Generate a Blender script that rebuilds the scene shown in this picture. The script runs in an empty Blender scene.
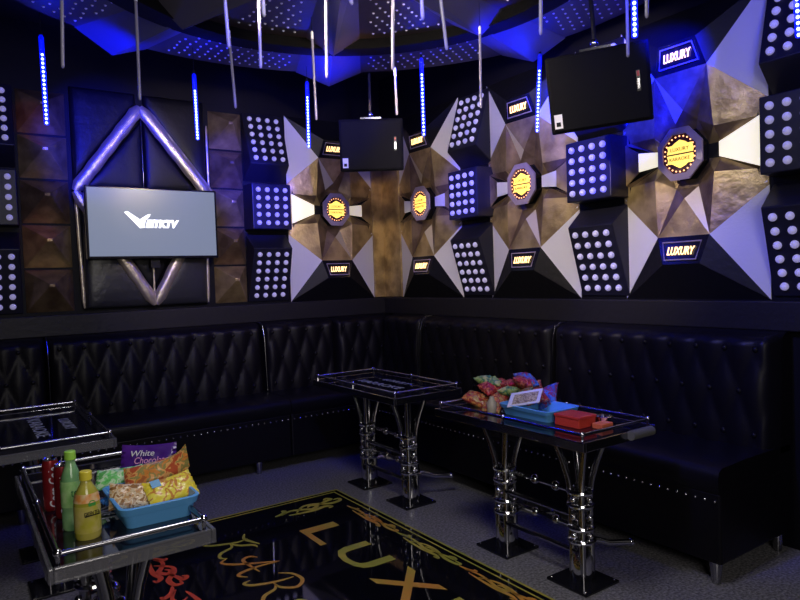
import bpy, math, random
from mathutils import Vector, Matrix
random.seed(7)
C = bpy.context.scene.collection
S = bpy.context.scene
PI = math.pi

# ------------------------------------------------------------------ materials
def mat(name, col, rough=.5, metal=0., emit=None, es=0., spec=.5, noise=None, bump=0., bscale=60., trans=0., coat=0., alpha=1., detail=4.):
    m = bpy.data.materials.new(name); m.use_nodes = True
    nt = m.node_tree; b = nt.nodes['Principled BSDF']
    b.inputs['Base Color'].default_value = (*col, 1)
    b.inputs['Roughness'].default_value = rough
    b.inputs['Metallic'].default_value = metal
    b.inputs['Specular IOR Level'].default_value = spec
    b.inputs['Transmission Weight'].default_value = trans
    b.inputs['Coat Weight'].default_value = coat
    b.inputs['Coat Roughness'].default_value = .08
    b.inputs['Alpha'].default_value = alpha
    if emit:
        b.inputs['Emission Color'].default_value = (*emit, 1)
        b.inputs['Emission Strength'].default_value = es
    tc = nt.nodes.new('ShaderNodeTexCoord')
    if noise:
        col2, sc = noise
        n = nt.nodes.new('ShaderNodeTexNoise'); n.inputs['Scale'].default_value = sc; n.inputs['Detail'].default_value = detail
        r = nt.nodes.new('ShaderNodeValToRGB')
        r.color_ramp.elements[0].position = .38; r.color_ramp.elements[0].color = (*col, 1)
        r.color_ramp.elements[1].position = .62; r.color_ramp.elements[1].color = (*col2, 1)
        nt.links.new(tc.outputs['Object'], n.inputs['Vector'])
        nt.links.new(n.outputs['Fac'], r.inputs['Fac']); nt.links.new(r.outputs['Color'], b.inputs['Base Color'])
    if bump:
        n2 = nt.nodes.new('ShaderNodeTexNoise'); n2.inputs['Scale'].default_value = bscale; n2.inputs['Detail'].default_value = 5
        bp = nt.nodes.new('ShaderNodeBump'); bp.inputs['Strength'].default_value = bump; bp.inputs['Distance'].default_value = .01
        nt.links.new(tc.outputs['Object'], n2.inputs['Vector'])
        nt.links.new(n2.outputs['Fac'], bp.inputs['Height']); nt.links.new(bp.outputs['Normal'], b.inputs['Normal'])
    return m

M = {}
M['black_leather'] = mat('black leather', (.0045, .004, .006), .42, bump=.10, bscale=45, spec=.20)
M['case'] = mat('black lamp box leather', (.011, .011, .022), .42, bump=.08, bscale=45, spec=.35)
M['rib'] = mat('satin grey ceiling rib', (.055, .05, .07), .5)
M['black_pad'] = mat('black wall leather', (.006, .006, .008), .45, bump=.3, bscale=22, spec=.25)
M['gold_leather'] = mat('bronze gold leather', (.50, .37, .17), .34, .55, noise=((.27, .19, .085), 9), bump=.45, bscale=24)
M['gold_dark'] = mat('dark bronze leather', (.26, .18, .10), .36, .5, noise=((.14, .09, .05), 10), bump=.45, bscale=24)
M['white_leather'] = mat('white leather', (.72, .70, .74), .5, bump=.08, bscale=80)
M['silver_trim'] = mat('pewter leather trim', (.62, .54, .42), .30, .7, bump=.35, bscale=35)
M['black_gloss'] = mat('black gloss lacquer', (.008, .008, .012), .15)
M['black_matte'] = mat('black matte', (.005, .005, .006), .6, spec=.3)
M['speaker'] = mat('speaker cabinet black', (.004, .004, .006), .65, bump=.1, bscale=200, spec=.10)
M['wall'] = mat('black wall panel', (.003, .003, .006), .55, bump=.1, bscale=12, spec=.2)
M['ledge'] = mat('black wood ledge', (.012, .011, .013), .5, bump=.25, bscale=30, spec=.35)
M['ceiling'] = mat('black ceiling', (.012, .011, .014), .5, bump=.1, bscale=10)
M['bronze'] = mat('dark bronze ceiling panel', (.035, .026, .026), .5, .1, bump=.1, bscale=18)
M['tv_pad'] = mat('charcoal padded leather', (.024, .025, .028), .34, bump=.3, bscale=22)
M['pale_gold'] = mat('pale champagne leather', (.62, .54, .40), .38, .3, bump=.3, bscale=30)
M['beam'] = mat('matt black beam', (.002, .002, .003), .8, spec=.1)
M['rivet'] = mat('pale steel rivet', (.75, .74, .82), .45, .1)
M['chrome'] = mat('chrome', (.75, .75, .78), .12, 1.)
M['dark_chrome'] = mat('smoked chrome', (.35, .35, .38), .18, 1.)
M['glass_top'] = mat('smoked black glass', (.006, .006, .012), .08, spec=.6)
M['clear_edge'] = mat('clear acrylic edge', (.16, .16, .18), .10, spec=.8, alpha=.6)
M['bulb'] = mat('frosted globe bulb', (.62, .60, .75), .35, emit=(.55, .5, .95), es=.26)
M['frame_mauve'] = mat('mauve medallion frame', (.34, .27, .40), .35)
M['maroon'] = mat('maroon medallion disc', (.045, .008, .010), .4)
M['emblem'] = mat('lit yellow emblem', (.8, .6, .1), .5, emit=(1., .68, .13), es=1.5)
M['sign_glow'] = mat('lit amber lettering', (.9, .6, .3), .5, emit=(1., .62, .26), es=2.6)
M['ring_bulb'] = mat('small amber lamp', (.9, .6, .4), .5, emit=(1., .42, .16), es=2.4)
M['pad_cream'] = mat('emissive cream pad', (.8, .75, .6), .4, emit=(1., .92, .70), es=.85)  # side pad material with a bright cream emission
M['pad_cream_dim'] = mat('faint emissive cream pad', (.9, .85, .7), .4, emit=(1., .85, .6), es=.45)
M['led'] = mat('blue white led', (.5, .7, 1.), .4, emit=(.45, .65, 1.), es=7.)
M['tube_lit'] = mat('blue glowing tube', (.02, .03, .9), .3, emit=(.0, .005, 1.), es=1.8, alpha=.40)
M['tube'] = mat('frosted meteor tube', (.22, .20, .30), .3, emit=(.5, .48, .7), es=.03)  # faint emission added although these tubes are not lit
M['tv_screen'] = mat('television picture', (.02, .02, .03), .25, emit=(.17, .20, .29), es=1.12)
M['tv_logo'] = mat('white television logo', (.9, .9, .9), .5, emit=(1, 1, 1), es=1.3)
M['bezel'] = mat('black bezel', (.01, .01, .012), .2)
M['inlay_gold'] = mat('gold inlay', (.62, .50, .07), .35, .1, noise=((.42, .42, .06), 5))
M['inlay_orange'] = mat('orange inlay', (.75, .30, .05), .35, .1, noise=((.60, .42, .06), 4))
M['inlay_redlit'] = mat('red lit inlay', (.85, .10, .04), .35)  # red light on the ornament is put into its colour
M['lettering'] = mat('pale printed lettering', (.42, .45, .5), .4)
M['label_white'] = mat('white paper label', (.75, .75, .8), .6)
M['label_red'] = mat('red badge', (.6, .06, .04), .5)

def granite():
    m = bpy.data.materials.new('grey granite floor'); m.use_nodes = True
    nt = m.node_tree; b = nt.nodes['Principled BSDF']
    tc = nt.nodes.new('ShaderNodeTexCoord')
    n = nt.nodes.new('ShaderNodeTexNoise'); n.inputs['Scale'].default_value = 90; n.inputs['Detail'].default_value = 6
    r = nt.nodes.new('ShaderNodeValToRGB')
    r.color_ramp.elements[0].position = .38; r.color_ramp.elements[0].color = (.09, .088, .098, 1)
    r.color_ramp.elements[1].position = .68; r.color_ramp.elements[1].color = (.36, .35, .37, 1)
    nt.links.new(tc.outputs['Object'], n.inputs['Vector']); nt.links.new(n.outputs['Fac'], r.inputs['Fac'])
    nt.links.new(r.outputs['Color'], b.inputs['Base Color'])
    b.inputs['Roughness'].default_value = .33
    return m
M['granite'] = granite()
M['inset_glass'] = mat('black glass floor inset', (.004, .004, .007), .045, spec=.55)

def speckle(name, cols, scale=22, rough=.3):
    """foil wrapper: voronoi patches of printed colour"""
    m = bpy.data.materials.new(name); m.use_nodes = True
    nt = m.node_tree; b = nt.nodes['Principled BSDF']
    tc = nt.nodes.new('ShaderNodeTexCoord'); n = nt.nodes.new('ShaderNodeTexNoise')
    n.inputs['Scale'].default_value = scale; n.inputs['Detail'].default_value = 5; n.inputs['Distortion'].default_value = .6
    r = nt.nodes.new('ShaderNodeValToRGB'); r.color_ramp.interpolation = 'CONSTANT'
    while len(r.color_ramp.elements) < len(cols): r.color_ramp.elements.new(.5)
    for i, c in enumerate(cols):
        e = r.color_ramp.elements[i]; e.position = 0 if i == 0 else .36 + .30 * (i - 1) / max(1, len(cols) - 1); e.color = (*c, 1)
    nt.links.new(tc.outputs['Object'], n.inputs['Vector']); nt.links.new(n.outputs['Fac'], r.inputs['Fac'])
    nt.links.new(r.outputs['Color'], b.inputs['Base Color']); b.inputs['Roughness'].default_value = rough
    return m
M['tray_blue'] = mat('sky blue plastic', (.12, .40, .80), .4)

# ------------------------------------------------------------------ mesh builder
class MB:
    def __init__(s): s.v = []; s.f = []
    def add(s, vs, fs, mx=None):
        o = len(s.v)
        for p in vs:
            p = Vector(p)
            s.v.append(tuple(mx @ p) if mx else tuple(p))
        s.f += [tuple(i + o for i in q) for q in fs]
        return s
    def box(s, x0, x1, y0, y1, z0, z1, mx=None):
        return s.add([(x0,y0,z0),(x1,y0,z0),(x1,y1,z0),(x0,y1,z0),(x0,y0,z1),(x1,y0,z1),(x1,y1,z1),(x0,y1,z1)],
                     [(0,3,2,1),(4,5,6,7),(0,1,5,4),(1,2,6,5),(2,3,7,6),(3,0,4,7)], mx)
    def tube(s, pts, r, n=10, cap=True, closed=False):
        pts = [Vector(p) for p in pts]; o = len(s.v); k = len(pts)
        rs = r if isinstance(r, (list, tuple)) else [r] * k
        up = None
        for i, p in enumerate(pts):
            a = pts[i - 1] if (i > 0 or closed) else p
            b = pts[(i + 1) % k] if (i < k - 1 or closed) else p
            t = (b - a).normalized()
            if up is None:
                up = Vector((0, 0, 1)) if abs(t.z) < .9 else Vector((1, 0, 0))
            u = t.cross(up).normalized(); w = u.cross(t).normalized(); up = w
            for j in range(n):
                an = 2 * PI * j / n
                s.v.append(tuple(p + (u * math.cos(an) + w * math.sin(an)) * rs[i]))
        for i in range(k if closed else k - 1):
            i2 = (i + 1) % k
            for j in range(n):
                s.f.append((o + i*n + j, o + i*n + (j+1) % n, o + i2*n + (j+1) % n, o + i2*n + j))
        if cap and not closed:
            s.f.append(tuple(o + j for j in range(n))[::-1]); s.f.append(tuple(o + (k-1)*n + j for j in range(n)))
        return s
    def lathe(s, prof, c=(0, 0, 0), n=20, mx=None, capb=True, capt=True):
        o = len(s.v); vs = []
        for (r, z) in prof:
            for j in range(n):
                a = 2 * PI * j / n
                vs.append((c[0] + r * math.cos(a), c[1] + r * math.sin(a), c[2] + z))
        fs = []
        for i in range(len(prof) - 1):
            for j in range(n):
                fs.append((i*n + j, i*n + (j+1) % n, (i+1)*n + (j+1) % n, (i+1)*n + j))
        if capb: fs.append(tuple(range(n))[::-1])
        if capt: fs.append(tuple((len(prof)-1)*n + j for j in range(n)))
        return s.add(vs, fs, mx)
    def ball(s, c, r, n=10, m=6, sc=(1, 1, 1)):
        vs = [(c[0], c[1], c[2] - r*sc[2])]; fs = []
        for i in range(1, m):
            ph = -PI/2 + PI * i / m
            for j in range(n):
                a = 2*PI*j/n
                vs.append((c[0] + r*sc[0]*math.cos(ph)*math.cos(a), c[1] + r*sc[1]*math.cos(ph)*math.sin(a), c[2] + r*sc[2]*math.sin(ph)))
        vs.append((c[0], c[1], c[2] + r*sc[2])); t = len(vs) - 1
        for j in range(n): fs.append((0, 1 + (j+1) % n, 1 + j))
        for i in range(m - 2):
            for j in range(n): fs.append((1 + i*n + j, 1 + i*n + (j+1) % n, 1 + (i+1)*n + (j+1) % n, 1 + (i+1)*n + j))
        for j in range(n): fs.append((1 + (m-2)*n + j, 1 + (m-2)*n + (j+1) % n, t))
        return s.add(vs, fs)
    def torus(s, c, R, r, n=24, m=8, mx=None):
        vs = []; fs = []
        for i in range(n):
            a = 2*PI*i/n
            for j in range(m):
                b = 2*PI*j/m
                vs.append((c[0] + (R + r*math.cos(b))*math.cos(a), c[1] + (R + r*math.cos(b))*math.sin(a), c[2] + r*math.sin(b)))
        for i in range(n):
            for j in range(m):
                fs.append((i*m + j, ((i+1) % n)*m + j, ((i+1) % n)*m + (j+1) % m, i*m + (j+1) % m))
        return s.add(vs, fs, mx)
    def facet(s, pts, th=.006):
        """flat polygon in wall-local space with a little thickness towards the wall (+y)"""
        n = len(pts); vs = [tuple(p) for p in pts] + [(p[0], p[1] + th, p[2]) for p in pts]
        fs = [tuple(range(n)), tuple(range(2*n - 1, n - 1, -1))]
        for i in range(n): fs.append((i, i + n, (i+1) % n + n, (i+1) % n))
        return s.add(vs, fs)
    def build(s, name, m, parent=None, smooth=False, bevel=0., seg=2, loc=None, wn=False):
        me = bpy.data.meshes.new(name); me.from_pydata(s.v, [], s.f); me.validate(); me.update()
        o = bpy.data.objects.new(name, me); C.objects.link(o)
        me.materials.append(m)
        if smooth:
            for p in me.polygons: p.use_smooth = True
            try: me.set_sharp_from_angle(angle=math.radians(42))
            except Exception: pass
        if bevel:
            b = o.modifiers.new('bevel', 'BEVEL'); b.width = bevel; b.segments = seg; b.limit_method = 'ANGLE'
        if parent: o.parent = parent
        if loc: o.location = loc
        return o

def tag(o, label=None, cat=None, group=None, kind=None):
    if label: o['label'] = label
    if cat: o['category'] = cat
    if group: o['group'] = group
    if kind: o['kind'] = kind
    return o
def thing(name, loc=(0, 0, 0), rz=0., label=None, cat=None, group=None):
    o = bpy.data.objects.new(name, None); C.objects.link(o); o.empty_display_size = .05
    o.location = loc; o.rotation_euler = (0, 0, rz)
    return tag(o, label, cat, group)
def kids(o): return list(o.children)
def copy_tree(o, parent=None):
    c = o.copy(); C.objects.link(c); c.parent = parent
    for ch in kids(o): copy_tree(ch, c)
    return c
def place(o, loc, rz=0., label=None, group=None):
    o.location = loc; o.rotation_euler = (0, 0, rz)
    if label: o['label'] = label
    if group: o['group'] = group
    return o
def inst(src, name, parent, loc, rot=(0, 0, 0), sc=None):
    c = bpy.data.objects.new(name, src); C.objects.link(c); c.parent = parent; c.location = loc; c.rotation_euler = rot
    if sc: c.scale = sc
    return c
def mesh_of(mb, name, m, smooth=True):
    me = bpy.data.meshes.new(name); me.from_pydata(mb.v, [], mb.f); me.validate()
    if smooth:
        for p in me.polygons: p.use_smooth = True
    me.materials.append(m); return me

def text(s, name, m, parent=None, size=.1, ext=.002, mx=None, shear=0., width=None, height=None, offset=0., spacing=1., align='CENTER'):
    cu = bpy.data.curves.new(name, 'FONT'); cu.body = s; cu.size = size; cu.extrude = ext; cu.shear = shear
    cu.align_x = align; cu.align_y = 'CENTER' if align == 'CENTER' else 'BOTTOM_BASELINE'; cu.offset = offset; cu.space_character = spacing; cu.resolution_u = 3
    t = bpy.data.objects.new(name + '_src', cu); C.objects.link(t)
    dg = bpy.context.evaluated_depsgraph_get(); dg.update()
    me = bpy.data.meshes.new_from_object(t.evaluated_get(dg)); me.name = name
    bpy.data.objects.remove(t); bpy.data.curves.remove(cu)
    xs = [v.co.x for v in me.vertices]; ys = [v.co.y for v in me.vertices]
    sx = (width / (max(xs) - min(xs))) if width else 1; sy = (height / (max(ys) - min(ys))) if height else 1
    if align == 'CENTER':
        cx, cy = (max(xs) + min(xs)) / 2, (max(ys) + min(ys)) / 2
    else: cx, cy = min(xs), min(ys)
    for v in me.vertices: v.co.x = (v.co.x - cx) * sx; v.co.y = (v.co.y - cy) * sy
    if mx: me.transform(mx)
    me.materials.clear(); me.materials.append(m)
    o = bpy.data.objects.new(name, me); C.objects.link(o)
    if parent: o.parent = parent
    return o

WX, WY = 3.12, 4.75           # inner faces of the two walls we see
RZ = -PI / 2                  # rotation of things mounted on the right wall
# wall-local frame: x = to the right, -y = out into the room, z = up
STAND = Matrix.Rotation(PI/2, 4, 'X')   # text standing up facing -y

# ------------------------------------------------------------------ room
def struct(name, mb, m, **k):
    o = mb.build(name, m, **k); o['kind'] = 'structure'; return o
X0, Y0, ZC = -1.6, -1.4, 3.0
struct('floor', MB().box(X0, WX, Y0, WY, -.1, 0), M['granite'])
struct('ceiling', MB().box(X0, WX, Y0, WY, ZC, ZC + .1), M['ceiling'])
struct('wall_back', MB().box(X0, WX + .12, WY, WY + .12, 0, ZC), M['wall'])
struct('wall_right', MB().box(WX, WX + .12, Y0, WY, 0, ZC), M['wall'])
struct('wall_left', MB().box(X0 - .12, X0, Y0, WY, 0, ZC), M['wall'])
struct('wall_front', MB().box(X0, WX, Y0 - .12, Y0, 0, ZC), M['wall'])
# dark ledge band between sofa backs and the relief panels
struct('trim_1', MB().box(X0, WX, WY - .05, WY, 1.0, 1.135), M['ledge'], bevel=.006)
struct('trim_2', MB().box(WX - .05, WX, .6, WY - .05, 1.0, 1.135), M['ledge'], bevel=.006)

# black glass inset in the floor with gold writing
ix0, ix1, iy0, iy1 = .45, 1.91, .70, 3.54
struct('trim_3', MB().box(ix0, ix1, iy0, iy1, 0, .006), M['inset_glass'])
gb = MB()
for e, w in ((.0, .010), (.035, .007)):
    a0, a1, b0, b1 = ix0 + e, ix1 - e, iy0 + e, iy1 - e
    gb.box(a0, a1, b1 - w, b1, .0062, .0076); gb.box(a0, a1, b0, b0 + w, .0062, .0076)
    gb.box(a0, a0 + w, b0 + w, b1 - w, .0062, .0076); gb.box(a1 - w, a1, b0 + w, b1 - w, .0062, .0076)
struct('trim_4', gb, M['inlay_gold'])
# writing reads along -Y with letter tops towards +X
def floor_mx(x, y): return Matrix.Translation((x, y, .0072)) @ Matrix.Rotation(-PI/2, 4, 'Z')
xx = [(3.075, 'L', .24, 'inlay_orange'), (2.745, 'U', .27, 'inlay_gold'), (2.39, 'X', .30, 'inlay_orange'), (2.02, 'U', .27, 'inlay_gold'), (1.67, 'R', .27, 'inlay_orange'), (1.34, 'Y', .28, 'inlay_gold')]
def letter(ch, y, x, w, h, m, sh=0., off=.012):
    o = text(ch, 'trim_5', M[m], None, 1., .0005, floor_mx(x, y), shear=sh, width=w, height=h, align='LEFT', offset=off)
    o['kind'] = 'structure'; return o
for y, ch, w, mm in xx: letter(ch, y, 1.43, w, .20, mm)
# script word with swashes, drawn as flat pen strokes
def ribbon(pts, wmax, z0=.0066, z1=.0078):
    """calligraphic stroke on the floor through control points (catmull-rom)"""
    P = [Vector((p[0], p[1])) for p in pts]; out = []
    for i in range(len(P) - 1):
        a = P[max(0, i-1)]; b = P[i]; c = P[i+1]; d = P[min(len(P)-1, i+2)]
        for k in range(8):
            t = k / 8
            out.append(.5 * ((2*b) + (c-a)*t + (2*a-5*b+4*c-d)*t*t + (-a+3*b-3*c+d)*t**3))
    out.append(P[-1]); n = len(out); mb = MB(); vs = []; fs = []
    for i, p in enumerate(out):
        t = (out[min(n-1, i+1)] - out[max(0, i-1)]); t = t.normalized() if t.length > 1e-6 else Vector((1, 0))
        w = wmax * (.22 + .78 * math.sin(PI * i / (n-1)) ** .8) / 2
        q = Vector((-t.y, t.x)) * w
        vs += [(p.x+q.x, p.y+q.y, z1), (p.x-q.x, p.y-q.y, z1), (p.x-q.x, p.y-q.y, z0), (p.x+q.x, p.y+q.y, z0)]
    for i in range(n-1):
        o = 4*i
        fs += [(o, o+1, o+5, o+4), (o+1, o+2, o+6, o+5), (o+2, o+3, o+7, o+6), (o+3, o, o+4, o+7)]
    fs += [(0, 3, 2, 1), (4*n-4, 4*n-3, 4*n-2, 4*n-1)]
    return mb.add(vs, fs)
def glyph(strokes, y, x, s, m, w=.018):
    mb = MB()
    for st in strokes:
        r = ribbon([(x + p[1]*s, y - p[0]*s) for p in st], w); mb.add(r.v, r.f)
    struct('trim_6', mb, M[m])
# strokes given as (along, up)
gK = [[(.25, 1.), (.32, .7), (.2, .3), (.05, 0), (-.12, -.08), (-.15, .1)], [(-.1, 1.05), (.2, .92), (.5, 1.0), (.8, 1.12)], [(.95, 1.), (.75, .95), (.55, .65), (.3, .5)], [(.3, .5), (.55, .45), (.75, .1), (1.0, 0), (1.15, .12)]]
gA = [[(-.25, .1), (-.1, -.08), (.15, .1), (.45, .6), (.7, 1.1)], [(.7, 1.1), (.66, .6), (.72, .15), (.85, 0), (1.05, .15)], [(.15, .75), (-.02, .6), (.1, .4), (.5, .42), (.95, .48)]]
gR = [[(.3, 1.), (.28, .6), (.12, .1), (-.08, -.05), (-.15, .12)], [(-.1, .8), (.15, 1.05), (.55, 1.1), (.8, .85), (.6, .55), (.3, .5)], [(.4, .5), (.6, .4), (.75, .1), (1., -.02), (1.15, .15)]]
gO = [[(.6, 1.), (.2, .95), (-.02, .5), (.2, .05), (.6, .05), (.82, .5), (.65, .95), (.3, .9), (.25, .7)]]
gE = [[(.75, .95), (.45, 1.05), (.2, .85), (.35, .6), (.55, .55)], [(.4, .55), (.05, .45), (.05, .1), (.4, -.02), (.85, .2)]]
yy = 3.20
for g, mm in ((gK, 'inlay_gold'), (gA, 'inlay_orange'), (gR, 'inlay_orange'), (gA, 'inlay_gold'), (gO, 'inlay_orange'), (gK, 'inlay_gold'), (gE, 'inlay_gold')):
    glyph(g, yy, .99, .19, mm); yy -= .265
# flourishes
def flourish(x, y, s, m, mir=1, ax=0, fl=1.):
    base = [[(-1, 0), (-.6, .18), (-.2, .05), (.1, -.1), (.35, .1), (.15, .22), (0, .1)], [(-.5, -.1), (-.1, .3), (.3, .3), (.8, .0), (1.2, .05), (1.25, .25), (1.05, .25)],
            [(-.8, -.15), (-.4, -.22), (.1, -.25), (.5, -.15), (.7, -.3), (.55, -.38)], [(.4, .1), (.7, .25), (1., .35), (.9, .5), (.75, .4)], [(-1.2, .02), (-.9, .12), (-.75, .3), (-.85, .36)]]
    mb = MB()
    for st in base:
        pts = [((x + mir*p[1]*s*fl, y - p[0]*s) if ax == 0 else (x + p[0]*s, y + mir*p[1]*s)) for p in st]
        r = ribbon(pts, .026 if fl == 1 else .016); mb.add(r.v, r.f)
    struct('trim_7', mb, M[m])
flourish(1.62, 3.34, .17, 'inlay_gold', 1, 1)
for k, yf in enumerate((3.0, 2.5, 2.0, 1.5)): flourish(1.81, yf, .20, ('inlay_orange', 'inlay_gold')[k % 2], 1, 0, .38)
flourish(.73, 3.05, .15, 'inlay_redlit'); flourish(.73, 2.62, .2, 'inlay_redlit', -1); flourish(.73, 2.15, .2, 'inlay_redlit')
flourish(.75, 3.28, .16, 'inlay_gold', 1, 1)

# ceiling: studded disc, ring beam, radial ribs
CX, CY, ZD = 1.40, 2.35, 2.66
def ring(r0, r1, z0, z1, n=72, tilt=0.):
    mb = MB(); vs = []; fs = []
    for i in range(n):
        a = 2*PI*i/n; c, s_ = math.cos(a), math.sin(a)
        vs += [(CX+r0*c, CY+r0*s_, z0+tilt), (CX+r1*c, CY+r1*s_, z0), (CX+r1*c, CY+r1*s_, z1), (CX+r0*c, CY+r0*s_, z1)]
    for i in range(n):
        a, b = 4*i, 4*((i+1) % n)
        for k in range(4): fs.append((a+k, a+(k+1) % 4, b+(k+1) % 4, b+k))
    return mb.add(vs, fs)
struct('trim_8', ring(.02, 1.62, ZD, ZC - .002), M['bronze'], smooth=True)
struct('trim_9', ring(1.02, 1.14, ZD - .055, ZD), M['beam'], smooth=True)
rv = MB()
def dome(mb, x, y, z, r):
    vs = [(x + r*math.cos(a*PI/3), y + r*math.sin(a*PI/3), z) for a in range(6)]
    vs += [(x + .6*r*math.cos(a*PI/3+.5), y + .6*r*math.sin(a*PI/3+.5), z - r*.6) for a in range(6)]
    fs = [(a, (a+1) % 6, (a+1) % 6+6, a+6) for a in range(6)] + [(6, 7, 8, 9, 10, 11)]
    mb.add(vs, fs)
RIBS = [math.radians(d) for d in (64, 16, 112, 160, 208, 256, 304, 340)]
def near_rib(a, r):
    for q in RIBS:
        d = abs((a - q + PI) % (2*PI) - PI)
        if d * r < .10 + .10 * r: return True
    return False
R = .18
while R < 1.6:
    if not (1.0 < R < 1.16):
        n = int(2*PI*R / .062)
        for i in range(n):
            a = 2*PI*(i + .5*(int(R/.055) % 2))/n
            if near_rib(a, R): continue
            dome(rv, CX + R*math.cos(a), CY + R*math.sin(a), ZD, .0075)
    R += .055
rv.build('trim_10', M['rivet'])['kind'] = 'structure'
rb = MB()
for a in RIBS:
    mx = Matrix.Translation((CX, CY, ZD)) @ Matrix.Rotation(a, 4, 'Z')
    for r0, r1 in ((.15, 1.03), (1.13, 1.62)):
        w0, w1 = .05 + .10*r0, .05 + .10*r1
        rb.add([(r0, -w0, 0), (r1, -w1, 0), (r1, w1, 0), (r0, w0, 0), (r0, 0, -.06), (r1, 0, -.09)],
               [(0, 1, 5, 4), (3, 4, 5, 2), (0, 4, 3), (1, 2, 5), (0, 3, 2, 1)], mx)
struct('trim_11', rb, M['rib'])

# ------------------------------------------------------------------ star relief panels
def pt(u, v, d): return (u, -d, v)
def star_panel(name, side_pads):
    """wins: materials for (left small pad, right small?) -> dict side:(kind, material)"""
    t = thing(name)
    V, Bt, K = .075, .025, .025
    g = MB(); k = MB(); gd = MB(); us = MB(); pg = MB()
    for sv in (-1, 1):
        def P(u, v, d): return pt(u, sv*v, d)
        g.facet([P(0, .22, .055), P(-.14, .41, V), P(.14, .41, V)])
        for su in (-1, 1):
            def Q(u, v, d): return pt(su*u, sv*v, d)
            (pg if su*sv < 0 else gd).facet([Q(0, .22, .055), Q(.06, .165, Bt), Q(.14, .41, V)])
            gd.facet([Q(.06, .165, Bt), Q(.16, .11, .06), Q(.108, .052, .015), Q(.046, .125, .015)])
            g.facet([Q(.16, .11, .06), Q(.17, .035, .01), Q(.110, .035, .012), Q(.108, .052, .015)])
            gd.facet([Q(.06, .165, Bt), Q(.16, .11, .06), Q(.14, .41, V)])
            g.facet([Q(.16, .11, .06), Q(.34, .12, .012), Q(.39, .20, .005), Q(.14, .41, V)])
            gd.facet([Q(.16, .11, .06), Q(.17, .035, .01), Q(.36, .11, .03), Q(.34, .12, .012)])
            # black flanks beside the signs
            k.facet([Q(.14, .41, V), Q(.10, .55, .10), Q(.39, .73, .0)])
            w = MB().facet([Q(.39, .17, .004), Q(.14, .41, V), Q(.39, .73, .004)], .01)
            w.build('white_panel', M['white_leather'], t)
        us.facet([P(-.06, .165, Bt), P(0, .22, .055), P(.06, .165, Bt)])
        gd.facet([P(-.06, .165, Bt), P(.06, .165, Bt), P(.046, .125, .015), P(-.046, .125, .015)])
        k.facet([P(-.10, .55, .10), P(.10, .55, .10), P(.39, .73, 0), P(-.39, .73, 0)])
        # sign
        s = MB().facet([P(-.14, .41, V), P(.14, .41, V), P(.10, .55, .10), P(-.10, .55, .10)], .02).build('sign', M['black_gloss'], t)
        fr = MB()
        q = [Vector(P(-.105, .438, V+.012)), Vector(P(.105, .438, V+.012)), Vector(P(.085, .528, .108)), Vector(P(-.085, .528, .108))]
        fr.tube(q, .004, 6, closed=True); fr.build('sign_frame', M['frame_mauve'], s)
        tilt = math.atan2(.025, .14) * (1 if sv > 0 else -1)
        mx = Matrix.Translation(pt(0, sv*.483, V + .022)) @ Matrix.Rotation(tilt, 4, 'X') @ STAND
        text('LUXURY', 'lettering', M['sign_glow'], s, .1, .002, mx, shear=.25, width=.150, height=.042, offset=.0012)
    g.facet([pt(-.39, .20, .005), pt(-.34, .12, .012), pt(-.34, -.12, .012), pt(-.39, -.20, .005)])
    g.facet([pt(.39, .20, .005), pt(.39, -.20, .005), pt(.34, -.12, .012), pt(.34, .12, .012)])
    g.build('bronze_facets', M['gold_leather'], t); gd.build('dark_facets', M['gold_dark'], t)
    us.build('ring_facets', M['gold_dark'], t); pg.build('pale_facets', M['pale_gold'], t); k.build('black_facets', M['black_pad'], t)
    MB().box(-.35, .35, -.012, 0, -.70, .70).build('backing_board', M['black_matte'], t)
    for side, (big, mm) in side_pads.items():
        if big: q = [(.17, .035, .03), (.37, .115, .045), (.37, -.115, .045), (.17, -.035, .03)]
        else: q = [(.14, .035, .05), (.26, .048, .055), (.26, -.048, .055), (.14, -.035, .05)]
        MB().facet([pt(side*a, b, c) for a, b, c in q], .012).build('side_pad', mm, t)
        if not big: MB().facet([pt(side*a, b, c) for a, b, c in ((.26, .05, .05), (.36, .11, .03), (.36, -.11, .03), (.26, -.05, .05))]).build('bronze_facets', M['gold_leather'], t)
    # medallion
    def octo(r, d, ang=PI/8): return [(r*math.cos(ang + i*PI/4), -d, r*1.08*math.sin(ang + i*PI/4)) for i in range(8)]
    mb = MB(); a, b, c, d = octo(.128, .078), octo(.130, .092), octo(.097, .097), octo(.097, .082)
    vs = a + b + c + d; fs = []
    for r_ in range(3):
        for i in range(8): fs.append((r_*8+i, r_*8+(i+1) % 8, r_*8+8+(i+1) % 8, r_*8+8+i))
    mb.add(vs, fs); med = mb.build('medallion', M['frame_mauve'], t)
    st = MB().add(octo(.112, .0) + octo(.118, .078), [(i, (i+1) % 8, (i+1) % 8+8, i+8) for i in range(8)] + [tuple(range(8, 16))]); st.build('stem', M['black_gloss'], med)
    MB().add(octo(.101, .086), [tuple(range(8))]).add(octo(.101, .08), [tuple(range(8))[::-1]]).build('disc', M['maroon'], med)
    em = MB()
    up = [(-.058, .004), (.058, .004), (.060, .022), (.052, .052), (.036, .050), (.024, .062), (.0, .074), (-.020, .060), (-.034, .048), (-.056, .046), (-.052, .026)]
    for sgn, dz in ((1, 0), (-1, 0)):
        em.facet([(x*1.22, -.089, sgn*z*.95) for x, z in (up if sgn > 0 else [(a_, b_) for a_, b_ in up][::-1])], .003)
    e = em.build('emblem', M['emblem'], med)
    text('LUXURY', 'lettering', M['maroon'], e, .1, .0008, Matrix.Translation((0, -.0905, .024)) @ STAND, width=.10, height=.018)
    text('KARAOKE', 'lettering', M['maroon'], e, .1, .0008, Matrix.Translation((0, -.0905, -.024)) @ STAND, width=.11, height=.017)
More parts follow.
